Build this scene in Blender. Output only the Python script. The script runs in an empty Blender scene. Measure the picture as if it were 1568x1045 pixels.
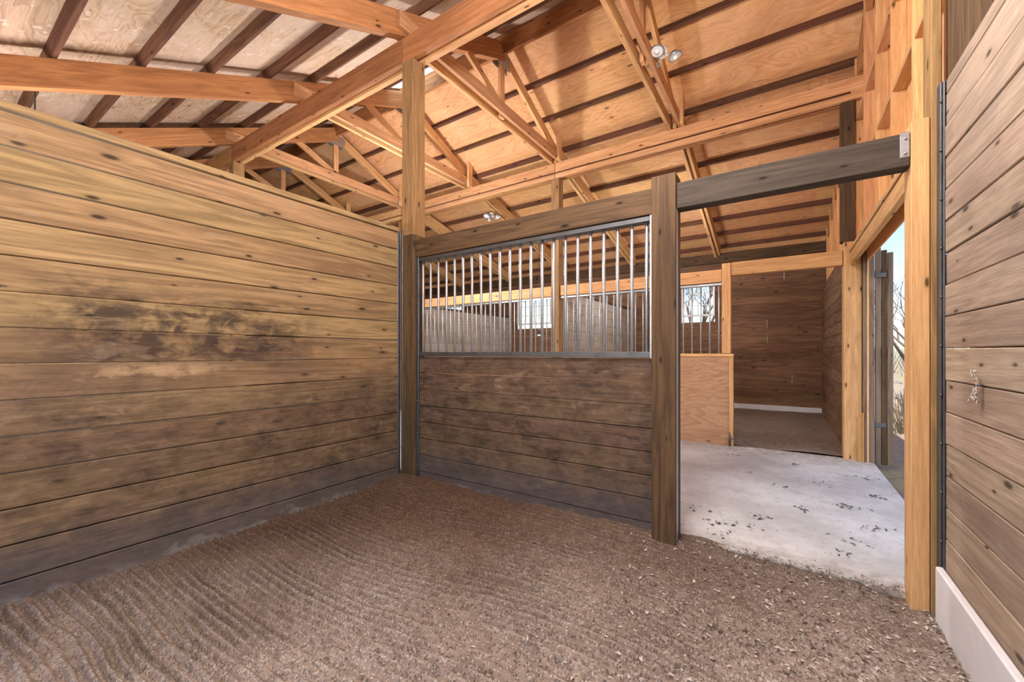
import bpy, math, random
import numpy as np
from mathutils import Vector, noise
random.seed(7); np.random.seed(7)
S = bpy.context.scene

# ------------------------------------------------------------------ nodes
class NT:
    def __init__(s, name):
        s.m = bpy.data.materials.new(name); s.m.use_nodes = True
        s.t = s.m.node_tree; s.t.nodes.clear()
        s.out = s.n('ShaderNodeOutputMaterial'); s.b = s.n('ShaderNodeBsdfPrincipled')
        s.l(s.b.outputs[0], s.out.inputs[0])
    def n(s, k, **kw):
        x = s.t.nodes.new(k)
        for a, v in kw.items(): setattr(x, a, v)
        return x
    def l(s, a, b): s.t.links.new(a, b)
    def put(s, inp, v):
        if isinstance(v, bpy.types.NodeSocket): s.l(v, inp)
        elif isinstance(v, (tuple, list)) and len(v) == 3 and inp.type == 'RGBA': inp.default_value = (*v, 1)
        else: inp.default_value = v
    def math(s, op, a, b=0.0, c=None, clamp=False):
        x = s.n('ShaderNodeMath', operation=op, use_clamp=clamp)
        s.put(x.inputs[0], a); s.put(x.inputs[1], b)
        if c is not None: s.put(x.inputs[2], c)
        return x.outputs[0]
    def mix(s, f, a, b, mode='MIX'):
        x = s.n('ShaderNodeMix', data_type='RGBA', blend_type=mode)
        s.put(x.inputs[0], f); s.put(x.inputs[6], a); s.put(x.inputs[7], b)
        return x.outputs[2]
    def mr(s, v, a, b, c=0.0, d=1.0):
        x = s.n('ShaderNodeMapRange', interpolation_type='SMOOTHSTEP')
        s.put(x.inputs[0], v)
        for i, k in enumerate((a, b, c, d)): x.inputs[i+1].default_value = k
        return x.outputs[0]
    def comb(s, x, y, z):
        c = s.n('ShaderNodeCombineXYZ')
        for i, v in enumerate((x, y, z)): s.put(c.inputs[i], v)
        return c.outputs[0]
    def noise(s, vec, scale=1, detail=3, rough=.55, dist=0):
        x = s.n('ShaderNodeTexNoise'); s.l(vec, x.inputs['Vector'])
        x.inputs['Scale'].default_value = scale; x.inputs['Detail'].default_value = detail
        x.inputs['Roughness'].default_value = rough; x.inputs['Distortion'].default_value = dist
        return x.outputs[0]
    def vor(s, vec, scale, out='Distance'):
        x = s.n('ShaderNodeTexVoronoi'); s.l(vec, x.inputs['Vector']); x.inputs['Scale'].default_value = scale
        return x.outputs[out]
    def bump(s, h, strength=.3, dist=.01):
        x = s.n('ShaderNodeBump'); x.inputs['Strength'].default_value = strength
        x.inputs['Distance'].default_value = dist; s.l(h, x.inputs['Height']); s.l(x.outputs[0], s.b.inputs['Normal'])
    def pos(s):
        g = s.n('ShaderNodeNewGeometry'); return g

def wood(name, c1, c2, vari=.3, knots=.5, ply=False, rough=.75, stain=None, bump=.45, spec=.25):
    T = NT(name)
    uv = T.n('ShaderNodeUVMap'); sp = T.n('ShaderNodeSeparateXYZ'); T.l(uv.outputs[0], sp.inputs[0])
    g = T.pos(); r = g.outputs['Random Per Island']
    u, v = sp.outputs[0], sp.outputs[1]
    r37 = T.math('MULTIPLY', r, 37.0)
    if ply:
        a = T.noise(T.comb(T.math('MULTIPLY', u, .9), T.math('MULTIPLY', v, 3.2), r37), 1, 2, .5, 1.2)
        rings = T.math('FRACT', T.math('MULTIPLY', a, 11.0))
        rings = T.mr(rings, 0, .9)
        grain = T.math('ADD', T.math('MULTIPLY', rings, .35), T.math('MULTIPLY', T.noise(T.comb(T.math('MULTIPLY', u, 2), T.math('MULTIPLY', v, 45), r37), 1, 3), .7))
    else:
        a = T.noise(T.comb(T.math('MULTIPLY', u, .8), T.math('MULTIPLY', v, 9), r37), 1, 2, .5, .8)
        rings = T.math('PINGPONG', T.math('MULTIPLY', a, 9.0), 1.0)
        grain = T.math('ADD', T.math('MULTIPLY', rings, .3), T.math('MULTIPLY', T.noise(T.comb(T.math('MULTIPLY', u, 1.5), T.math('MULTIPLY', v, 48), r37), 1, 5, .65), .7))
    fine = T.noise(T.comb(T.math('MULTIPLY', u, 9), T.math('MULTIPLY', v, 230), r37), 1, 3, .65)
    gg = T.mr(grain, .2, .82)
    col = T.mix(gg, c2, c1)
    col = T.mix(1.0, col, T.mix(fine, (.58, .58, .58), (1.36, 1.36, 1.36)), 'MULTIPLY')
    if knots > 0:
        vv = T.comb(T.math('ADD', T.math('MULTIPLY', u, 2.2), r37), T.math('MULTIPLY', v, 6.5), 0.0)
        x = T.n('ShaderNodeTexVoronoi', voronoi_dimensions='2D'); T.l(vv, x.inputs['Vector']); x.inputs['Scale'].default_value = 1
        sc = T.n('ShaderNodeSeparateColor'); T.l(x.outputs['Color'], sc.inputs[0])
        has = T.math('LESS_THAN', sc.outputs[0], knots)
        dd = T.math('ADD', x.outputs['Distance'], T.math('MULTIPLY_ADD', fine, .06, -.03))
        rad = T.math('MULTIPLY_ADD', sc.outputs[1], .9, .45)
        dd = T.math('DIVIDE', dd, rad)
        k = T.math('MULTIPLY', T.mr(dd, .03, .085, 1, 0), has)
        halo = T.math('MULTIPLY', T.mr(dd, .06, .2, .45, 0), has)
        dk = tuple(q*.22 for q in c2)
        col = T.mix(halo, col, c2); col = T.mix(k, col, dk)
    hv = T.n('ShaderNodeHueSaturation'); T.l(col, hv.inputs['Color'])
    T.put(hv.inputs['Value'], T.math('MULTIPLY_ADD', r, vari, 1-vari/2))
    T.put(hv.inputs['Hue'], T.math('MULTIPLY_ADD', T.math('FRACT', T.math('MULTIPLY', r, 7.3)), .016, .492))
    col = hv.outputs[0]
    P = g.outputs['Position']; ps = T.n('ShaderNodeSeparateXYZ'); T.l(P, ps.inputs[0])
    if stain:
        col = stain(T, col, P, ps)
    T.put(T.b.inputs['Base Color'], col)
    T.b.inputs['Roughness'].default_value = rough
    T.b.inputs['Specular IOR Level'].default_value = spec
    T.bump(T.math('ADD', T.math('MULTIPLY', grain, .6), fine), bump, .004)
    return T.m

def streaks(T, P, kx, ky, kz, scale=1, det=4, dist=.5):
    m = T.n('ShaderNodeMapping'); T.l(P, m.inputs[0]); m.inputs['Scale'].default_value = (kx, ky, kz)
    return T.noise(m.outputs[0], scale, det, .65, dist)

def mk_stall(shift, band_on):
    def f(T, col, P, ps):
        Z = ps.outputs[2]; Y = ps.outputs[1]
        n1 = streaks(T, P, 1, 1, 1.6, 1.1, 5); n2 = streaks(T, P, 2.5, 2.5, 11, 1, 4); n3 = streaks(T, P, 1, 1, 1.6, 9, 6); n4 = streaks(T, P, 1, 1, 1.3, 3.2, 5)
        n5 = streaks(T, P, 6, 6, 60, 1, 4)
        z = T.math('ADD', T.math('SUBTRACT', Z, shift), T.math('MULTIPLY_ADD', n1, 1.3, -.65))
        z = T.math('ADD', z, T.math('MULTIPLY_ADD', n2, .6, -.3))
        dark = T.math('MULTIPLY', T.mr(z, .5, 1.65, 1, 0), T.mr(n4, .3, .62, 1, .78))
        blotch = T.mr(T.math('ADD', T.math('MULTIPLY', n3, .6), T.math('MULTIPLY', n5, .4)), .35, .68)
        col = T.mix(T.math('MULTIPLY', dark, .93), col, T.mix(blotch, (.027, .017, .0145), (.15, .096, .070)))
        if band_on:
            zb = T.math('ABSOLUTE', T.math('SUBTRACT', T.math('ADD', Z, T.math('MULTIPLY_ADD', n2, .5, -.25)), 1.30))
            reg = T.math('MULTIPLY', T.mr(Y, .1, .6), T.mr(Y, 1.4, 2.1, 1, 0))
            band = T.math('MULTIPLY', T.math('MULTIPLY', T.mr(zb, .08, .32, 1, 0), reg), T.mr(n3, .33, .6, .25, 1))
            col = T.mix(T.math('MULTIPLY', band, .88), col, (.030, .018, .016))
            # rubbed, lighter patch just under the dark band
            zp = T.math('ABSOLUTE', T.math('SUBTRACT', T.math('ADD', Z, T.math('MULTIPLY_ADD', n3, .16, -.08)), 1.11))
            pt = T.math('MULTIPLY', T.math('MULTIPLY', T.mr(zp, .01, .06, 1, 0), T.math('MULTIPLY', T.mr(Y, .4, .75), T.mr(Y, .95, 1.35, 1, 0))), T.mr(n3, .4, .6, .1, .8))
            col = T.mix(pt, col, (.42, .28, .165))
        sc = T.mr(n2, .56, .66)
        lt = T.math('MULTIPLY', T.math('MULTIPLY', sc, T.mr(n3, .45, .6)), T.mr(Z, .3, 1.3, .2, .4))
        col = T.mix(lt, col, (.34, .245, .165))
        sp_ = T.math('MULTIPLY', T.mr(n5, .64, .72), T.mr(n4, .5, .6, 0, .45))
        col = T.mix(sp_, col, (.45, .36, .27))
        zl = T.math('ADD', Z, T.math('MULTIPLY_ADD', n3, .3, -.15))
        col = T.mix(T.mr(zl, .10, .42, .6, 0), col, T.mix(n2, (.025, .025, .032), (.13, .12, .13)))
        col = T.mix(T.mr(zl, -.04, .05, .5, 0), col, (.32, .30, .29))
        return col
    return f
def stain_right(T, col, P, ps):
    n1 = streaks(T, P, 1, 1, 1.6, 1.3, 4); n3 = streaks(T, P, 1, 1, 1, 8, 5)
    col = T.mix(T.mr(n1, .4, .7, 0, .4), col, (.23, .185, .155))
    return T.mix(T.mr(n3, .6, .75, 0, .5), col, (.44, .37, .33))
def tint_white(T, col, P, ps):
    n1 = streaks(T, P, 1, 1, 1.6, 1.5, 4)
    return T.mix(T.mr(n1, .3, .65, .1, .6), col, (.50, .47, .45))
def stain_ply(T, col, P, ps):
    n1 = streaks(T, P, 1, 1, 1, .9, 3); n3 = streaks(T, P, 1, 1, 1, 9, 4)
    col = T.mix(T.mr(n1, .42, .72, 0, .4), col, (.84, .54, .32))
    return T.mix(T.mr(n3, .64, .72, 0, .35), col, (.82, .66, .52))
def tint_pale(T, col, P, ps):
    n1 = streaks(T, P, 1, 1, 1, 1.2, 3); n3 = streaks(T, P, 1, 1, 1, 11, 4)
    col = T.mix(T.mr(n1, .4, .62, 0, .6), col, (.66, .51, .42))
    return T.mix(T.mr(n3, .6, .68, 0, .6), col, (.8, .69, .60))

M_STALL = wood('stall_board_wood', (.41, .265, .13), (.21, .13, .064), .36, .6, stain=mk_stall(0.04, True))
M_PART = wood('partition_board_wood', (.31, .195, .105), (.17, .105, .058), .34, .5, stain=mk_stall(.55, False))
M_RIGHT = wood('right_board_wood', (.44, .33, .25), (.27, .195, .145), .32, .6, stain=stain_right)
M_BACK = wood('dark_red_board_wood', (.27, .145, .08), (.13, .07, .042), .35, .5)
M_PALE = wood('pale_board_wood', (.42, .32, .22), (.28, .2, .14), .3, .4, stain=tint_white)  # pale divider boards, whiter in random patches
M_GREY = wood('weathered_outdoor_wood', (.26, .19, .14), (.14, .10, .075), .3, .4)
M_RAFT = wood('rafter_wood', (.50, .23, .09), (.32, .135, .052), .3, .5)
M_TRUSS = wood('truss_wood', (.78, .45, .22), (.56, .285, .125), .3, .5)
M_PURL = wood('purlin_wood', (.19, .085, .045), (.095, .043, .028), .3, .3)
M_PLY = wood('roof_plywood_orange', (.86, .47, .22), (.69, .34, .145), .18, .12, ply=True, stain=stain_ply)
M_PLYP = wood('roof_plywood_pale_daylit', (.62, .42, .29), (.43, .27, .18), .2, .12, ply=True, stain=tint_pale)  # older, whitish sheets; bounced daylight is also put into their pale colour
M_POST = wood('post_gold_wood', (.36, .21, .09), (.21, .115, .05), .2, .6)
M_POSTL = wood('new_post_wood', (.68, .41, .19), (.50, .275, .115), .15, .5)
M_DARK = wood('weathered_dark_beam_wood', (.078, .060, .046), (.036, .028, .022), .1, .4)
M_BROWN = wood('brown_post_wood', (.135, .080, .040), (.064, .038, .021), .2, .5)
M_PANEL = wood('panel_plywood', (.52, .30, .17), (.38, .21, .12), .1, .2, ply=True)

def metal(name, c, rough=.38, met=.9):
    T = NT(name); P = T.pos().outputs['Position']
    d = T.noise(P, 9, 4)
    col = T.mix(T.noise(P, 60, 1), tuple(q*.75 for q in c), c)
    T.put(T.b.inputs['Base Color'], T.mix(T.mr(d, .55, .75, 0, .5), col, tuple(q*.5 for q in c)))
    T.b.inputs['Metallic'].default_value = met
    T.put(T.b.inputs['Roughness'], T.mr(d, .3, .7, rough-.08, rough+.15))
    return T.m
M_GALV = metal('galvanised_steel', (.50, .52, .56), .42)
M_GALVD = metal('dull_galvanised_steel', (.17, .175, .19), .5)
def plain(name, c, rough=.5, met=0, amp=.12, scale=9):
    T = NT(name); P = T.pos().outputs['Position']; n = T.noise(P, scale, 4)
    T.put(T.b.inputs['Base Color'], T.mix(n, tuple(q*(1-amp) for q in c), tuple(min(1, q*(1+amp)) for q in c)))
    T.b.inputs['Roughness'].default_value = rough; T.b.inputs['Metallic'].default_value = met
    return T.m
M_PVC = plain('white_painted_board', (.76, .76, .80), .4, 0, .12)
M_WHITE = plain('white_vinyl', (.8, .8, .8), .35)
M_DEB = plain('dry_debris', (.10, .075, .055), .9, 0, .6, 40)
M_CHIP = plain('wood_chip', (.50, .44, .39), .9, 0, .5, 60)
M_BARK = plain('bark', (.13, .10, .08), .9, 0, .3)
M_GRASS = plain('dry_brush_stems', (.24, .19, .11), .95, 0, .5, 3)

def dirt(name, tint=1.0, fixed=None):
    T = NT(name); g = T.pos(); P = g.outputs['Position']; ps = T.n('ShaderNodeSeparateXYZ'); T.l(P, ps.inputs[0])
    big = T.noise(P, 1.3, 3); mid = T.noise(P, 20, 4, .7); fine = T.noise(P, 150, 3, .8); vf = T.vor(P, 150, 'Color')
    s = T.n('ShaderNodeSeparateColor'); T.l(vf, s.inputs[0])
    # darker brown towards the partition corner, paler and grey towards the doorway and the open side
    pale = T.math('ADD', T.math('MULTIPLY', ps.outputs[0], .34), T.math('MULTIPLY', ps.outputs[1], -.46))
    pale = T.math('ADD', pale, T.math('MULTIPLY_ADD', big, 1.0, -.5))
    f = T.mr(pale, -1.9, -.1) if fixed is None else T.mr(big, .2, .9, fixed-.1, fixed+.1)
    c = T.mix(f, (.125, .072, .045), (.52, .43, .37))
    c = T.mix(T.math('MULTIPLY', T.mr(mid, .36, .58, 1, 0), .45), c, T.mix(f, (.05, .03, .021), (.20, .15, .12)))
    c = T.mix(1.0, c, T.mix(fine, (.35, .35, .35), (1.6, 1.6, 1.6)), 'MULTIPLY')
    if fixed is None:
        c = T.mix(T.math('MULTIPLY', T.math('GREATER_THAN', s.outputs[0], .86), T.mr(pale, -1.6, .1, .12, .8)), c, (.72, .66, .61))
    c = T.mix(T.math('MULTIPLY', T.math('LESS_THAN', s.outputs[1], .16), .6), c, (.075, .052, .04))
    c = T.mix(1.0, c, (tint, tint, tint), 'MULTIPLY')
    T.put(T.b.inputs['Base Color'], c); T.b.inputs['Roughness'].default_value = .95; T.b.inputs['Specular IOR Level'].default_value = .1
    T.bump(T.math('ADD', T.math('MULTIPLY', mid, .35), T.math('ADD', fine, T.math('MULTIPLY', s.outputs[2], .4))), .75, .009)
    return T.m
M_DIRT = dirt('raked_dirt'); M_DIRT2 = dirt('packed_dirt', 1.0, .5)
def concrete():
    T = NT('concrete'); P = T.pos().outputs['Position']
    a = T.noise(P, 1.6, 5, .6); b = T.noise(P, 14, 5, .75); f = T.noise(P, 120, 2); ps = T.n('ShaderNodeSeparateXYZ'); T.l(P, ps.inputs[0])
    c = T.mix(T.mr(a, .35, .65), (.46, .45, .435), (.63, .625, .615))
    c = T.mix(T.mr(b, .50, .70, 0, .5), c, (.34, .305, .275)); c = T.mix(T.mr(f, .6, .72, 0, .5), c, (.25, .22, .19))
    ed = T.math('ADD', T.mr(ps.outputs[1], 2.75, 3.0, .8, 0), T.mr(ps.outputs[1], 5.3, 5.85, 0, .8))
    c = T.mix(T.math('MULTIPLY', ed, T.mr(b, .35, .6)), c, (.28, .235, .20))
    T.put(T.b.inputs['Base Color'], c); T.b.inputs['Roughness'].default_value = .85
    T.bump(T.math('ADD', b, f), .3, .005); return T.m
M_CONC = concrete()
def glass():
    T = NT('window_glass'); T.b.inputs['Base Color'].default_value = (.95, .97, 1, 1)
    T.b.inputs['Roughness'].default_value = .05; T.b.inputs['Transmission Weight'].default_value = 1; T.b.inputs['IOR'].default_value = 1.0
    return T.m
M_GLASS = glass()
def skymat():
    T = NT('translucent_skylight_panel'); T.t.nodes.remove(T.b); tr = T.n('ShaderNodeBsdfTranslucent'); tr.inputs[0].default_value = (.85, .95, 1, 1)
    T.l(tr.outputs[0], T.out.inputs[0]); return T.m
M_SKYL = skymat()
M_LENS = plain('frosted_lamp_lens', (.85, .88, .9), .12, 0, .05)

# ------------------------------------------------------------------ mesh builder
class MB:
    def __init__(s, mats): s.v = []; s.f = []; s.uv = []; s.mi = []; s.mats = mats; s.smooth = []
    def beam(s, p0, p1, w, h, mi=0, up=(0, 0, 1)):
        p0 = Vector(p0); p1 = Vector(p1); d = (p1-p0); L = d.length; d.normalize(); up = Vector(up)
        if abs(d.dot(up)) > .99: up = Vector((0, 1, 0))
        sd = d.cross(up).normalized(); n = sd.cross(d)
        o = len(s.v); ru = random.uniform(0, 50); rv = random.uniform(0, 50)
        for q in (p0, p1):
            for a, b in ((-1, -1), (1, -1), (1, 1), (-1, 1)):
                s.v.append(q + sd*(a*w/2) + n*(b*h/2))
        per = 0
        for i in range(4):
            j = (i+1) % 4; wd = w if i % 2 == 0 else h
            s.f.append((o+i, o+4+i, o+4+j, o+j)); s.uv.append([(ru, rv+per), (ru+L, rv+per), (ru+L, rv+per+wd), (ru, rv+per+wd)]); per += wd
            s.mi.append(mi); s.smooth.append(False)
        s.f.append((o, o+1, o+2, o+3)); s.f.append((o+7, o+6, o+5, o+4))
        for _ in range(2):
            s.uv.append([(ru, rv), (ru+.02, rv), (ru+.02, rv+h), (ru, rv+h)]); s.mi.append(mi); s.smooth.append(False)
    def box(s, x0, x1, y0, y1, z0, z1, mi=0):
        D = (x1-x0, y1-y0, z1-z0); k = D.index(max(D)); c = ((x0+x1)/2, (y0+y1)/2, (z0+z1)/2)
        a = list(c); b = list(c)
        a[k] = (x0, y0, z0)[k]; b[k] = (x1, y1, z1)[k]
        if k == 0: s.beam(a, b, D[1], D[2], mi)
        elif k == 1: s.beam(a, b, D[0], D[2], mi)
        else: s.beam(a, b, D[0], D[1], mi, up=(0, 1, 0))
    def cyl(s, p0, p1, r, mi=0, seg=14, r1=None, caps=True):
        p0 = Vector(p0); p1 = Vector(p1); d = (p1-p0); L = d.length; d.normalize(); r1 = r if r1 is None else r1
        up = Vector((0, 0, 1)) if abs(d.z) < .9 else Vector((1, 0, 0)); a = d.cross(up).normalized(); b = a.cross(d)
        o = len(s.v)
        for q, rr in ((p0, r), (p1, r1)):
            for i in range(seg):
                t = 2*math.pi*i/seg; s.v.append(q + a*math.cos(t)*rr + b*math.sin(t)*rr)
        for i in range(seg):
            j = (i+1) % seg; s.f.append((o+i, o+j, o+seg+j, o+seg+i)); s.uv.append([(0, i*.01), (0, i*.01+.01), (L, i*.01+.01), (L, i*.01)]); s.mi.append(mi); s.smooth.append(True)
        if caps:
            s.f.append(tuple(o+i for i in range(seg))[::-1]); s.uv.append([(0, 0)]*seg); s.mi.append(mi); s.smooth.append(False)
            s.f.append(tuple(o+seg+i for i in range(seg))); s.uv.append([(0, 0)]*seg); s.mi.append(mi); s.smooth.append(False)
    def prism_yz(s, x0, x1, poly, mi=0):
        o = len(s.v); n = len(poly); ru = random.uniform(0, 50); rv = random.uniform(0, 50)
        for x in (x0, x1):
            for y, z in poly: s.v.append(Vector((x, y, z)))
        s.f.append(tuple(range(o, o+n))); s.uv.append([(ru+z, rv+y) for y, z in poly]); s.mi.append(mi); s.smooth.append(False)
        s.f.append(tuple(range(o+n, o+2*n))[::-1]); s.uv.append([(ru+z, rv+y) for y, z in poly][::-1]); s.mi.append(mi); s.smooth.append(False)
        for i in range(n):
            j = (i+1) % n; s.f.append((o+i, o+n+i, o+n+j, o+j)); s.uv.append([(ru, rv), (ru+.02, rv), (ru+.02, rv+.3), (ru, rv+.3)]); s.mi.append(mi); s.smooth.append(False)
    def sphere(s, c, r, mi=0, seg=16, rings=8, sc=(1, 1, 1)):
        o = len(s.v); c = Vector(c)
        for i in range(rings+1):
            ph = math.pi*i/rings
            for j in range(seg):
                t = 2*math.pi*j/seg
                s.v.append(c + Vector((math.sin(ph)*math.cos(t)*r*sc[0], math.sin(ph)*math.sin(t)*r*sc[1], math.cos(ph)*r*sc[2])))
        for i in range(rings):
            for j in range(seg):
                k = (j+1) % seg; s.f.append((o+i*seg+j, o+(i+1)*seg+j, o+(i+1)*seg+k, o+i*seg+k)); s.uv.append([(0, 0)]*4); s.mi.append(mi); s.smooth.append(True)
    def make(s, name, bevel=.003, parent=None):
        V = np.array([tuple(p) for p in s.v]); c = (V.min(0)+V.max(0))/2
        me = bpy.data.meshes.new(name); me.from_pydata([tuple(p) for p in (V-c)], [], s.f)
        uvl = me.uv_layers.new(name='UVMap'); flat = [q for f in s.uv for p in f for q in p]
        uvl.data.foreach_set('uv', flat)
        me.polygons.foreach_set('material_index', s.mi); me.polygons.foreach_set('use_smooth', s.smooth)
        for m in s.mats: me.materials.append(m)
        import bmesh
        bm = bmesh.new(); bm.from_mesh(me); bmesh.ops.recalc_face_normals(bm, faces=bm.faces); bm.to_mesh(me); bm.free()
        ob = bpy.data.objects.new(name, me); ob.location = c; S.collection.objects.link(ob)
        if bevel:
            b = ob.modifiers.new('bevel', 'BEVEL'); b.width = bevel; b.segments = 1; b.limit_method = 'ANGLE'; b.angle_limit = math.radians(50)
        if parent: ob.parent = parent
        return ob

def cuts(a0, a1, lo=3.2, hi=4.8):
    out = [a0]; p = a0 + random.uniform(1.2, hi)
    while p < a1-.35: out.append(p); p += random.uniform(lo, hi)
    return out+[a1]
def boards(mb, axis, f0, f1, a0, a1, z0, z1, bh, holes=(), mi=0, gap=.004, joints=True, jit=.002):
    z = z0
    while z < z1-.01:
        zt_ = min(z+bh, z1); segs = [(a0, a1)]
        for h0, h1, hz0, hz1 in holes:
            if zt_ > hz0+.01 and z < hz1-.01:
                ns = []
                for s0, s1 in segs:
                    if h0 > s0: ns.append((s0, min(s1, h0)))
                    if h1 < s1: ns.append((max(s0, h1), s1))
                segs = [q for q in ns if q[1]-q[0] > .02]
        for s0, s1 in segs:
            cs = cuts(s0, s1) if joints else [s0, s1]
            for c0, c1 in zip(cs[:-1], cs[1:]):
                j = random.uniform(-jit, jit)
                if axis == 'x': mb.box(c0+.001, c1-.001, f0+j, f1+j, z+gap/2, zt_-gap/2, mi)
                else: mb.box(f0+j, f1+j, c0+.001, c1-.001, z+gap/2, zt_-gap/2, mi)
        z += bh

# ------------------------------------------------------------------ layout constants
XL, XR = -3.05, .60
YP, YF, YB = 2.72, 5.85, 9.8
YN = -.94
YR = 4.30
STN = [.575 - 1.803*k for k in range(1, 9)]
ZR = 4.47+.46*(YR-2.72)
def zt(y):
    if y <= YR: return 4.47+.46*(y-2.72)
    if y <= YF: return ZR-.48*(y-YR)
    return (ZR-.48*(YF-YR))-.25*(y-YF)

# ------------------------------------------------------------------ floors
def grid(name, x0, x1, y0, y1, dx, dy, fn, mat):
    nx = int((x1-x0)/dx)+1; ny = int((y1-y0)/dy)+1
    xs = np.linspace(x0, x1, nx); ys = np.linspace(y0, y1, ny)
    vs = [(x, y, fn(x, y)) for y in ys for x in xs]
    idx = np.arange(nx*ny).reshape(ny, nx)
    fs = np.stack([idx[:-1, :-1], idx[:-1, 1:], idx[1:, 1:], idx[1:, :-1]], -1).reshape(-1, 4).tolist()
    me = bpy.data.meshes.new(name); me.from_pydata(vs, [], fs); me.materials.append(mat)
    me.polygons.foreach_set('use_smooth', [True]*len(fs))
    ob = bpy.data.objects.new(name, me); S.collection.objects.link(ob); return ob
def sm(a, b, t):
    t = max(0, min(1, (t-a)/(b-a))); return t*t*(3-2*t)
def fz(x, y):
    n1 = noise.noise((x*.7, y*.7, 3)); n2 = noise.noise((x*2.2, y*2.2, 9)); n3 = noise.noise((x*11, y*11, 1)); n4 = noise.noise((x*38, y*38, 5)); n5 = noise.noise((x*5, y*8, 15))
    w = y + .17*n1 + .03*n2 + .03*(x+1.3)**2*.8 + .012*n5 + .005*n3
    ph = 2*math.pi*w/.046
    rr = sm(-.7, .3, x)
    amp = .0215*(1-.75*rr)*(1-sm(2.2, 2.6, y)*.75)*(.45+1.0*abs(noise.noise((x*1.3, y*3.1, 20))) + .4*n2)*(.75+.25*sm(-3.05, -2.8, x))
    dl = .028*math.exp(-((w % .37)-.18)**2/.0003)*(.6+n2)
    s = math.sin(ph); s = s*.7+.3*s*abs(s)
    z = amp*s - dl*(1-sm(-.5, .4, x)) + .014*n2 + (.005+.013*rr)*n3 + (.004+.006*rr)*n4
    z += .055*sm(2.15, 2.68, y)*(1-sm(-2.9, -1.5, x))
    z += .045*math.exp(-((y-2.72)**2)/.03)*sm(-2.2, -1.2, x)*(1-sm(-.75, -.6, x))
    z += .03*math.exp(-((x+.45)**2+(y-2.75)**2)/.05)
    z -= .02*math.exp(-((x-.45)**2)/.01)
    return z
grid('floor', -3.12, .68, -1.1, 2.80, .022, .0062, fz, M_DIRT)
mb = MB([M_CONC]); mb.box(-14.2, .80, 2.77, YF+.02, -.10, .022); mb.make('floor_concrete_aisle', .008)
def fz2(x, y): return .03+.02*noise.noise((x*2, y*2, 0))+.008*noise.noise((x*12, y*12, 0))
grid('floor_far_stall', -14.2, .68, YF+.01, YB+.02, .07, .07, fz2, M_DIRT2)
grid('floor_side_stall', -14.2, -3.12, -1.1, 2.78, .1, .1, lambda x, y: 0.0, M_DIRT2)
Tg = NT('dry_ground'); Pg = Tg.pos().outputs['Position']
cg = Tg.mix(Tg.mr(Tg.noise(Pg, .5, 4), .4, .7), (.27, .20, .15), (.24, .22, .11)); cg = Tg.mix(1., cg, Tg.mix(Tg.noise(Pg, 14, 4, .7), (.3,)*3, (1.5,)*3), 'MULTIPLY')
Tg.put(Tg.b.inputs['Base Color'], cg); Tg.b.inputs['Roughness'].default_value = 1
gr = grid('ground_outside', -45, 45, -35, 75, 1.0, 1.0, lambda x, y: (-.13 if (-15 < x < .6 and -1 < y < 10) else -.04+.03*noise.noise((x*.5, y*.5, 2))), Tg.m)

# ------------------------------------------------------------------ side wall left
mb = MB([M_STALL, M_GALVD, M_BROWN])
boards(mb, 'y', XL-.04, XL, YN, 2.63, -.06, 2.34, .172, joints=False, jit=.003, gap=.006)
mb.box(XL-.07, XL+.012, YN, 2.63, 2.345, 2.385, 0)
mb.box(XL-.045, XL+.006, 2.616, 2.65, 0, 2.34, 1)
mb.make('wall_left', .004)

# stall front partition
mb = MB([M_PART, M_GALV, M_GALVD, M_BROWN])
x0, x1 = -2.865, -.70
boards(mb, 'x', 2.70, 2.742, x0, x1, -.06, 1.165, .153, joints=False, jit=.003, gap=.005)
mb.box(x0, x1, 2.685, 2.757, 1.165, 1.205, 2)
mb.box(x0, x1, 2.685, 2.757, 2.05, 2.085, 2)
nb = 22
for i in range(nb):
    x = x0+.05+(x1-x0-.10)*i/(nb-1)
    mb.cyl((x, 2.72, 1.19), (x, 2.72, 2.06), .011, 1, 14)
mb.box(x0-.003, x0+.028, 2.68, 2.70, 0, 2.09, 2)
mb.box(x1-.022, x1+.002, 2.68, 2.70, 1.16, 2.09, 1)
for z in np.arange(.15, 2.1, .3): mb.cyl((x0+.014, 2.683, z), (x0+.014, 2.672, z), .009, 2, 6)
mb.make('stall_front_partition', .003)
mb = MB([M_BROWN]); mb.box(-2.865, -.70, 2.675, 2.765, 2.088, 2.255); mb.make('partition_top_beam', .004)

mb = MB([M_BROWN, M_GALV]); mb.box(-.70, -.555, 2.64, 2.785, -.05, 2.31)
mb.box(-.556, -.552, 2.66, 2.70, 0, 2.09, 1); mb.make('stall_door_post', .006)
mb = MB([M_DARK, M_GALV]); mb.box(-.555, .498, 2.665, 2.755, 2.09, 2.25)
mb.box(.462, .497, 2.660, 2.760, 2.13, 2.253, 1)
for z in (2.15, 2.22): mb.cyl((.48, 2.661, z), (.48, 2.652, z), .007, 1, 6)
mb.make('door_header_beam', .004)
mb = MB([M_POST, M_GALVD, M_BROWN]); mb.box(-3.02, -2.87, 2.645, 2.80, 2.30, 3.95); mb.box(-3.02, -2.87, 2.645, 2.80, -.05, 2.298, 2)
mb.box(-3.024, -3.0, 2.635, 2.647, 0, 2.36, 1)
for z in (.3, .9, 1.5, 2.1): mb.cyl((-3.012, 2.64, z), (-3.012, 2.625, z), .008, 1, 6)
mb.make('corner_post', .006)
mb = MB([M_POSTL, M_POST, M_GALVD]); mb.box(.50, .565, 2.66, 2.79, -.05, 2.30, 0); mb.box(.567, .604, 2.655, 2.79, -.05, 4.4, 1)
mb.box(.585, .592, 2.60, 2.655, 0, 2.42, 2)
mb.make('door_jamb_post', .005)

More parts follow.
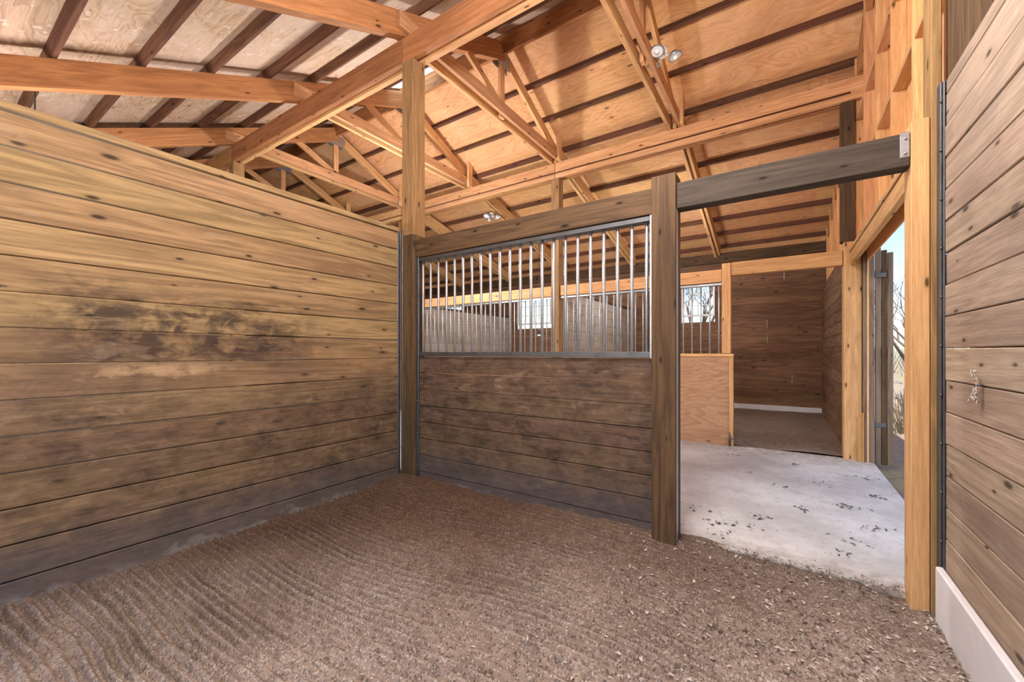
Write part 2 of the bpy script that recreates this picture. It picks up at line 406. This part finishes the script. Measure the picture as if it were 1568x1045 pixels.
# right wall
mb = MB([M_RIGHT, M_GALVD, M_PVC])
boards(mb, 'y', XR, XR+.04, YN, 2.62, -.06, 2.42, .142, joints=False, jit=.003)
mb.box(XR-.008, XR-.001, 2.585, 2.625, .2, 2.42, 1)
for z in np.arange(.35, 2.4, .22): mb.cyl((XR-.008, 2.60, z), (XR-.018, 2.60, z), .008, 1, 6)
mb.make('wall_right', .004)
mb = MB([M_PVC]); mb.box(XR-.032, XR-.004, -.9, 2.60, -.02, .235); mb.make('baseboard_right', .006)
mb = MB([M_CHIP, M_GALVD]); mb.cyl((.60, 2.17, 1.08), (.575, 2.17, 1.08), .004, 1, 8)
for k in range(14):
    p = Vector((.582, 2.17, 1.08))
    for j in range(4):
        q = p+Vector((random.uniform(-.006, .004), random.uniform(-.012, .012), -random.uniform(.008, .022) if k % 4 else .014)); mb.cyl(p, q, .0018, 0, 5); p = q
mb.make('frayed_twine', 0)

# ------------------------------------------------------------------ gable wall
DY0, DY1, DZ = 2.83, 5.72, 2.16
mb = MB([M_PLY, M_TRUSS, M_BROWN, M_POSTL])
ys = [YN, .26, 1.46, 2.66, 3.6, YR, 5.0, YF, 6.9, 8.1, 9.3, YB]
for a, b in zip(ys[:-1], ys[1:]):
    segs = [(max(a, min(b, q0)), max(a, min(b, q1)), lo) for q0, q1, lo in ((-9, DY0, -.05), (DY0, DY1, DZ+.02), (DY1, 99, -.05))]
    for q0, q1, lo in segs:
        if q1-q0 > .01: mb.prism_yz(.735, .75, [(q0, lo), (q1, lo), (q1, zt(q1)+.08), (q0, zt(q0)+.08)], 0)
y = YN+.1
while y < YB:
    mb.box(.65, .735, y-.019, y+.019, 2.42, zt(y), 1); y += .61
for z in (3.1, 3.75): mb.box(.655, .735, 1.2 if z > 3.2 else .2, 7.2, z, z+.04, 1)
mb.box(.612, .734, 2.15, 2.62, 2.43, 4.2, 2); mb.box(.63, .70, .2, 2.15, 2.43, 2.47, 2)
mb.box(.60, .64, DY0-.1, DY1+.05, 2.165, 2.29, 3)
mb.box(.59, .735, DY0-.1, DY1+.05, 2.295, 2.335, 3)
mb.box(.52, .645, 5.79, 5.91, 2.425, 3.965, 2)
mb.make('wall_gable', .003)
mb = MB([M_RAFT, M_TRUSS]); x = .69
for a, b in ((-1.5, YR), (YR, YF), (YF, 10.2)): mb.beam((x, a, zt(a)-.11), (x, b, zt(b)-.11), .05, .19, 0)
mb.make('gable_rafter', .004)
mb = MB([M_POSTL, M_GREY, M_GALVD]); mb.box(.545, .70, 5.78, 5.93, -.05, 2.42, 0); mb.box(.704, .80, 5.74, 5.79, -.05, 2.30, 1); mb.box(.70, .71, 5.72, 5.80, 0, .55, 0)
mb.box(.66, .705, 5.755, 5.779, .0, .5, 0)
mb.make('aisle_door_jamb_post', .005)
mb = MB([M_GREY, M_GALVD, M_BROWN])
xx = .812
for k in range(3):
    mb.box(xx, xx+.046, 5.80, 5.825, .0, 2.32-.03*k, (0, 2, 0)[k]); xx += .049
for z in (.35, 1.15, 2.0): mb.box(.815, .955, 5.826, 5.86, z, z+.09, 0)
for z in (.4, 2.0): mb.box(.805, .90, 5.79, 5.80, z, z+.05, 1)
mb.make('door_1', .004)

# ------------------------------------------------------------------ girders
mb = MB([M_RAFT, M_TRUSS]); xs = [-14, -10.24, -6.64, -3.03, .735]
for a, b in zip(xs[:-1], xs[1:]):
    mb.box(a+.003, b-.003, 2.65, 2.705, 3.955, 4.19, 0); mb.box(a+.003, b-.003, 2.745, 2.80, 3.955, 4.19, 1)
mb.box(-14, .73, 2.705, 2.745, 3.99, 4.15, 1); mb.make('roof_girder', .004)
mb = MB([M_TRUSS, M_RAFT, M_WHITE])
for a, b in zip(xs[:-1], xs[1:]):
    mb.box(a+.003, b-.003, 5.77, 5.825, 3.97, 4.21, 0); mb.box(a+.003, b-.003, 5.87, 5.925, 3.97, 4.21, 1)
mb.box(-14, .73, 5.825, 5.87, 4.0, 4.15, 1)
mb.make('roof_girder', .004)
mb = MB([M_PURL]); mb.cyl((-14, 5.752, 4.04), (.6, 5.752, 4.04), .009, 0); mb.make('electrical_conduit', 0)
for x in (-6.64, -10.24):
    mb = MB([M_POST]); mb.box(x-.07, x+.07, 2.65, 2.80, -.05, 3.95); mb.make('support_post', .005)
for x in (-3.03, -6.64, -10.24):
    mb = MB([M_POST]); mb.box(x-.07, x+.07, 5.775, 5.92, -.05, 3.97); mb.make('support_post', .005)

for x in STN:
    mb = MB([M_RAFT, M_TRUSS, M_GALV])
    d = .105
    mb.beam((x, -1.6, zt(-1.6)-d-.02), (x, YR, zt(YR)-d-.02), .085, .215, 0)
    mb.beam((x, YR, zt(YR)-d-.02), (x, YF+.1, zt(YF+.1)-d), .045, .14, 1)
    mb.beam((x, YF-.05, zt(YF)-d-.02), (x, 10.3, zt(10.3)-d-.02), .045, .2, 1)
    mb.beam((x+.075, YF-.05, zt(YF)-d-.02), (x+.075, 9.7, zt(9.7)-d-.02), .04, .2, 1)
    mb.box(x+.045, x+.088, 2.55, 6.02, 4.22, 4.36, 1)
    mb.box(x-.088, x-.045, 2.55, 6.02, 4.22, 4.36, 1)
    mb.box(x-.02, x+.02, YR-.045, YR+.045, 4.22, 5.02, 1)
    mb.beam((x, YR, 4.36), (x, 3.6, zt(3.6)-.2), .04, .09, 1)
    mb.box(x+.09, x+.13, 5.66, 5.76, 4.2, 4.62, 1)
    mb.box(x-.024, x-.0225, YR-.16, YR+.16, 4.85, 5.08, 2); mb.box(x+.0225, x+.026, YR-.12, YR+.16, 4.88, 5.06, 2)
    mb.box(x+.089, x+.091, 5.62, 5.9, 4.215, 4.30, 2)
    mb.make('roof_truss', .003)

mb = MB([M_PURL, M_RAFT])
def row(y, mi=0):
    z = zt(y)+.045; nrm = Vector((0, .48, 1)) if y > YR else Vector((0, -.46, 1))
    if y > YF: nrm = Vector((0, .25, 1))
    xs2 = [-14.2]+[STN[k] for k in (6, 4, 2, 0)]+[.86]
    for a, b in zip(xs2[:-1], xs2[1:]): mb.beam((a, y, z), (b, y, z), .04, .085, mi, up=nrm)
y = -1.5
while y < YR-.1: row(y); y += .54
for y in (YR+.12, YR+.62, YR+1.1, YF+.1): row(y)
y = YF+.66
while y < 10.4: row(y); y += .56
mb.box(-14.2, .86, YR-.02, YR+.02, ZR-.17, ZR+.05, 1)
mb.make('roof_purlins', .003)

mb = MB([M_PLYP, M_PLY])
def sheets(ya, yb, mi, dy=1.2, skip=None):
    ys = [ya]
    while ys[-1] < yb-.02: ys.append(min(yb, ys[-1]+dy))
    for k, (a, b) in enumerate(zip(ys[:-1], ys[1:])):
        x = -14.2 - (k % 2)*1.2
        while x < .9:
            x1_ = min(x+2.44, .9); x0_ = max(x, -14.2)
            parts = [(x0_, x1_)]
            if skip:
                parts = []
                if x0_ < skip[0]: parts.append((x0_, min(x1_, skip[0])))
                if x1_ > skip[1]: parts.append((max(x0_, skip[1]), x1_))
            for p0, p1 in parts:
                if p1-p0 < .02: continue
                m = (a+b)/2; za, zb_ = zt(a+1e-4)+.097, zt(b-1e-4)+.097
                c0 = Vector((p0, m, (za+zb_)/2)); c1 = Vector((p1, m, (za+zb_)/2))
                mb.beam(c0, c1, math.hypot(b-a, zb_-za)+.001, .012, mi, up=Vector((0, -(zb_-za), (b-a))))
            x += 2.44
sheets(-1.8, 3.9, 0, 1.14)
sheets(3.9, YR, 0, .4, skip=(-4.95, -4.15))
sheets(YR, YF, 1, .775)
sheets(YF, 10.5, 1, 1.16)
mb.make('ceiling', 0)
mb = MB([M_SKYL])
mb.beam((-4.98, 4.1, zt(4.1)+.112), (-4.12, 4.1, zt(4.1)+.112), .48, .006, 0, up=(0, -.46, 1)); mb.make('skylight', 0)

# ------------------------------------------------------------------ far side
WN = [(-1.93, -1.25, 2.0, 2.74), (-6.35, -5.25, 1.98, 2.74), (-9.4, -8.4, 1.98, 2.74), (-13, -12, 1.98, 2.74)]
mb = MB([M_BACK, M_BROWN]); boards(mb, 'x', YB, YB+.04, -14.2, .7, -.05, 3.12, .16, holes=WN, gap=.0)
mb.box(-14.2, .7, YB-.05, YB+.05, 3.121, 3.33, 1); mb.make('wall_far', .003)
mb = MB([M_PVC]); mb.box(-14.2, .6, YB-.03, YB-.004, .02, .13); mb.make('baseboard_far', .004)
for i, (a, b, c, d) in enumerate(WN):
    mb = MB([M_WHITE, M_GLASS]); y0, y1 = YB-.02, YB+.06
    mb.box(a, a+.04, y0, y1, c, d); mb.box(b-.04, b, y0, y1, c, d); mb.box(a+.04, b-.04, y0, y1, c, c+.04); mb.box(a+.04, b-.04, y0, y1, d-.04, d)
    m = (a+b)/2; mb.box(m-.014, m+.014, YB, YB+.03, c+.04, d-.04)
    for q in (.33, .66): mb.box(a+.04, b-.04, YB+.005, YB+.025, c+(d-c)*q-.008, c+(d-c)*q+.008)
    for q in (.25, .75): mb.box(a+(b-a)*q-.008, a+(b-a)*q+.008, YB+.006, YB+.024, c+.04, d-.04)
    mb.box(a+.04, b-.04, YB+.030, YB+.034, c+.04, d-.04, 1)
    mb.make('window_%d' % (i+1), .002)
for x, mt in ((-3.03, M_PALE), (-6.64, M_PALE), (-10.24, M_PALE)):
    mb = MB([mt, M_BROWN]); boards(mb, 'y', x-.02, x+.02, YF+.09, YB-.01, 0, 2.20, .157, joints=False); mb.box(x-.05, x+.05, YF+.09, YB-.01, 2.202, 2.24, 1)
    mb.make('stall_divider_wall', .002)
mb = MB([M_BACK]); boards(mb, 'y', XR, XR+.04, YF+.1, YB-.01, 0, 2.42, .16); mb.make('wall_right_far_stall', .002)
for xa, xb, door in ((-2.95, -.53, True), (-6.56, -3.11, False), (-10.16, -6.72, False)):
    mb = MB([M_PANEL, M_GALV, M_TRUSS, M_BROWN])
    mb.box(xa, xb, 5.80, 5.83, .02, 1.145, 0); mb.box(xa, xb, 5.835, 5.87, .02, 1.145, 3)
    mb.box(xa, xb, 5.79, 5.88, 1.148, 1.185, 2)
    mb.box(xb-.045, xb+.002, 5.775, 5.799, .02, 1.145, 2)
    top = xb-.06 if door else xb
    n = int((top-xa)/.103)
    for k in range(1, n): mb.cyl((xa+k*(top-xa)/n, 5.84, 1.18), (xa+k*(top-xa)/n, 5.84, 2.10), .0105, 1, 10)
    mb.box(xa, top, 5.81, 5.87, 2.06, 2.09, 1)
    if door: mb.box(-.66, -.56, 5.79, 5.89, 1.19, 2.33, 2)
    mb.make('far_stall_front', .003)
    mb = MB([M_TRUSS]); mb.box(xa, (-.665 if door else xb), 5.80, 5.885, 2.10, 2.26); mb.make('far_stall_top_beam', .003)
mb = MB([M_POSTL, M_GALVD]); mb.box(-.555, .54, 5.80, 5.89, 2.17, 2.335); mb.make('far_door_header_beam', .004)
mb = MB([M_GALVD]); mb.box(-.58, -.555, 5.755, 5.772, .03, .16); mb.cyl((-.567, 5.75, .03), (-.567, 5.75, .2), .007); mb.cyl((-.60, 5.75, .12), (-.53, 5.75, .12), .006)
mb.make('floor_latch_bolt', 0)

mb = MB([M_BACK]); boards(mb, 'x', YN-.04, YN, -14.2, -3.2, -.05, 1.2, .2); mb.box(-3.15, -3.0, YN-.1, YN, 0, 2.45); mb.box(.5, .65, YN-.1, YN, 0, 2.45); mb.box(-14.2, .7, YN-.1, YN, 2.2, 2.45); mb.make('wall_near', 0)
mb = MB([M_BACK]); boards(mb, 'y', -14.24, -14.2, YN, YB, -.05, 4.6, .25); mb.make('wall_end', 0)
mb = MB([M_STALL]); boards(mb, 'y', -6.66, -6.62, YN, 2.63, 0, 2.36, .172); mb.make('stall_divider_wall', .002)

# ------------------------------------------------------------------ light fixtures and added fill lamps
def fixture(x, y, z):
    e = bpy.data.objects.new('ceiling_flood_light', None); e.location = (x, y, z); S.collection.objects.link(e)
    mb = MB([M_WHITE, M_GALV, M_LENS])
    mb.cyl((0, 0, .0), (0, 0, .03), .055, 0, 24); mb.cyl((0, 0, -.05), (0, 0, 0), .03, 0, 20)
    for k in range(3):
        a = 2*math.pi*k/3+.4; dx, dy = math.cos(a), math.sin(a)
        mb.cyl((0, 0, -.03), (dx*.06, dy*.06, -.035), .013, 0, 12)
        c = Vector((dx*.125, dy*.125, -.04)); ax = Vector((dx*.35, dy*.35, -1)).normalized()
        mb.cyl(c-ax*.03, c+ax*.02, .035, 1, 24, .072); mb.cyl(c+ax*.02, c+ax*.026, .072, 1, 24)
        mb.cyl(c+ax*.026, c+ax*.029, .058, 2, 24); mb.sphere(c+ax*.03, .024, 2)
    o = mb.make('lamp_heads', 0); o.parent = e
fixture(-1.07, 4.45, 4.36)
fixture(-4.83, 6.5, 3.93)
def fill_lamp(x, y, z, energy, r=.25):  # added fill lamps, kept out of view, to brighten stalls, aisle and roof
    e = bpy.data.objects.new('added_fill_lamp', None); e.location = (x, y, z); S.collection.objects.link(e)
    mb = MB([M_GALVD]); top = zt(y)+.05-z
    mb.cyl((0, 0, r*.7), (0, 0, top), .006, 0); mb.cyl((0, 0, r*.7), (0, 0, r*.7+.07), .05, 0, 20, .03)
    o = mb.make('fill_lamp_cord', 0); o.parent = e
    l = bpy.data.lights.new('fill_lamp_light', 'POINT'); l.energy = energy; l.color = (1, .985, .97); l.shadow_soft_size = r
    lo = bpy.data.objects.new('fill_lamp_light', l); lo.parent = e; S.collection.objects.link(lo)
fill_lamp(-1.2, -.3, 2.25, 85, .18)
fill_lamp(-.6, 1.6, 3.35, 135, .2)
fill_lamp(-5.0, .6, 2.0, 80)
fill_lamp(-4.44, 4.1, 2.9, 140, .13)
fill_lamp(-1.68, 7.5, 2.6, 45, .13)
fill_lamp(-4.6, 8.0, 1.5, 35, .12)

# ------------------------------------------------------------------ debris
mb = MB([M_DEB, M_CHIP])
def flake(x, y, z, s, mi):
    o = len(mb.v); a = random.uniform(0, 6.28); d = Vector((math.cos(a), math.sin(a), random.uniform(-.3, .3)))*s; e = Vector((-math.sin(a), math.cos(a), random.uniform(-.3, .3)))*s*random.uniform(.2, .6)
    c = Vector((x, y, z)); b = Vector((0, 0, s*.3))
    for q in (c-d, c-e+b, c+d, c+e+b*.3): mb.v.append(q)
    mb.f.append((o, o+1, o+2)); mb.f.append((o, o+2, o+3))
    for _ in range(2): mb.uv.append([(0, 0)]*3); mb.mi.append(mi); mb.smooth.append(False)
for k in range(3800):
    x = min(.55, random.gauss(.05, .5)); y = random.uniform(.3, 2.72)
    if x < -2: continue
    flake(x, y, fz(x, y)+.004, random.choice((.003, .005, .008, .014)), 1 if random.random() < .6 else 0)
for k in range(500):
    x = random.uniform(-3, .5); y = random.uniform(.2, 2.6); flake(x, y, fz(x, y)+.003, random.uniform(.002, .006), random.choice((0, 1)))
for k in range(360):
    x = -.45+random.random()*1.0; flake(x, 2.74+random.gauss(0, .025), .03, random.uniform(.003, .012), random.choice((0, 1)))
mb.make('ground_debris', 0)
mb = MB([M_DEB, M_DEB])
for cx, cy, n in ((-.55, 3.35, 14), (-.38, 3.15, 22), (-.33, 2.98, 10), (-.12, 3.4, 16), (-.2, 3.18, 12), (.28, 3.05, 16), (.25, 4.6, 14), (.1, 3.75, 10), (.4, 4.0, 26), (.5, 3.6, 16), (-.3, 4.6, 10), (.1, 5.2, 10), (-.5, 5.3, 14), (0, 4.3, 8), (.38, 3.3, 14), (.62, 4.4, 20), (.66, 5.0, 20)):
    for k in range(n): flake(random.gauss(cx, .045), random.gauss(cy, .035), .026, random.uniform(.004, .019), 0)
for k in range(420): flake(random.uniform(-.6, .75), random.uniform(2.85, 5.8), .024, random.uniform(.002, .006), 0)
mb.make('dry_leaf_litter', 0)

# ------------------------------------------------------------------ outside vegetation
def branch(mb, p, d, L, r, dep):
    q = p+d*L; mb.cyl(p, q, r, 0, 5, r*.7, caps=False)
    if dep == 0: return
    for k in range(random.choice((2, 3))):
        nd = (d+Vector((random.uniform(-.7, .7), random.uniform(-.7, .7), random.uniform(-.25, .5)))).normalized(); branch(mb, q, nd, L*random.uniform(.62, .85), r*.62, dep-1)
for (x, y, h, r, dep) in ((2.55, 14.0, .95, .07, 6), (5.6, 26, 1.5, .12, 6), (-3, 19, 1.6, .12, 6), (-9, 22, 1.8, .14, 6), (-6, 30, 2, .15, 6), (4.1, 21, 1.1, .09, 6)):
    mb = MB([M_BARK]); branch(mb, Vector((x, y, -.08)), Vector((.05, 0, 1)).normalized(), h, r, dep); mb.make('bare_tree', 0)
for (x, y, s) in ((1.75, 8.6, .4), (2.3, 11.0, .5), (6.6, 29, 1.5), (3.8, 33, 1.8), (9, 38, 2.2), (-4, 37, 2), (-10, 38, 2.2), (-16, 34, 2)):
    mb = MB([M_GRASS, M_BARK])
    for k in range(260):
        a = random.uniform(0, 6.28); rr = random.random()*s; p = Vector((x+math.cos(a)*rr, y+math.sin(a)*rr, -.08)); q = p+Vector((math.cos(a)*s*.4*random.random(), math.sin(a)*s*.4*random.random(), s*random.uniform(.5, 1.1)))
        mb.cyl(p, q, .008*max(1, s), k % 2, 4, .003, caps=False)
    mb.make('dry_brush', 0)

# ------------------------------------------------------------------ light
W = bpy.data.worlds.new('world'); S.world = W; W.use_nodes = True; nt = W.node_tree; bg = nt.nodes['Background']
sk = nt.nodes.new('ShaderNodeTexSky'); sk.sky_type = 'NISHITA'; sk.sun_disc = False; sk.sun_elevation = math.radians(60); sk.sun_rotation = math.radians(180)
nt.links.new(sk.outputs[0], bg.inputs[0]); bg.inputs[1].default_value = .17
sl = bpy.data.lights.new('sun', 'SUN'); sl.energy = 5.5; sl.angle = math.radians(.6); sl.color = (1, .96, .9)
so = bpy.data.objects.new('sun', sl); S.collection.objects.link(so); so.rotation_euler = Vector((.12, .42, -1.05)).to_track_quat('-Z', 'Y').to_euler()

S.view_settings.view_transform = 'Standard'; S.view_settings.look = 'None'; S.view_settings.exposure = 0.8

# ------------------------------------------------------------------ camera
cam = bpy.data.cameras.new('camera'); cam.sensor_width = 36; cam.lens = 14.35; cam.shift_y = .0112; cam.clip_start = .02; cam.clip_end = 500
co = bpy.data.objects.new('camera', cam); S.collection.objects.link(co); co.location = (0, 0, 1.2)
co.rotation_euler = (math.radians(90), 0, math.radians(33.7)); S.camera = co
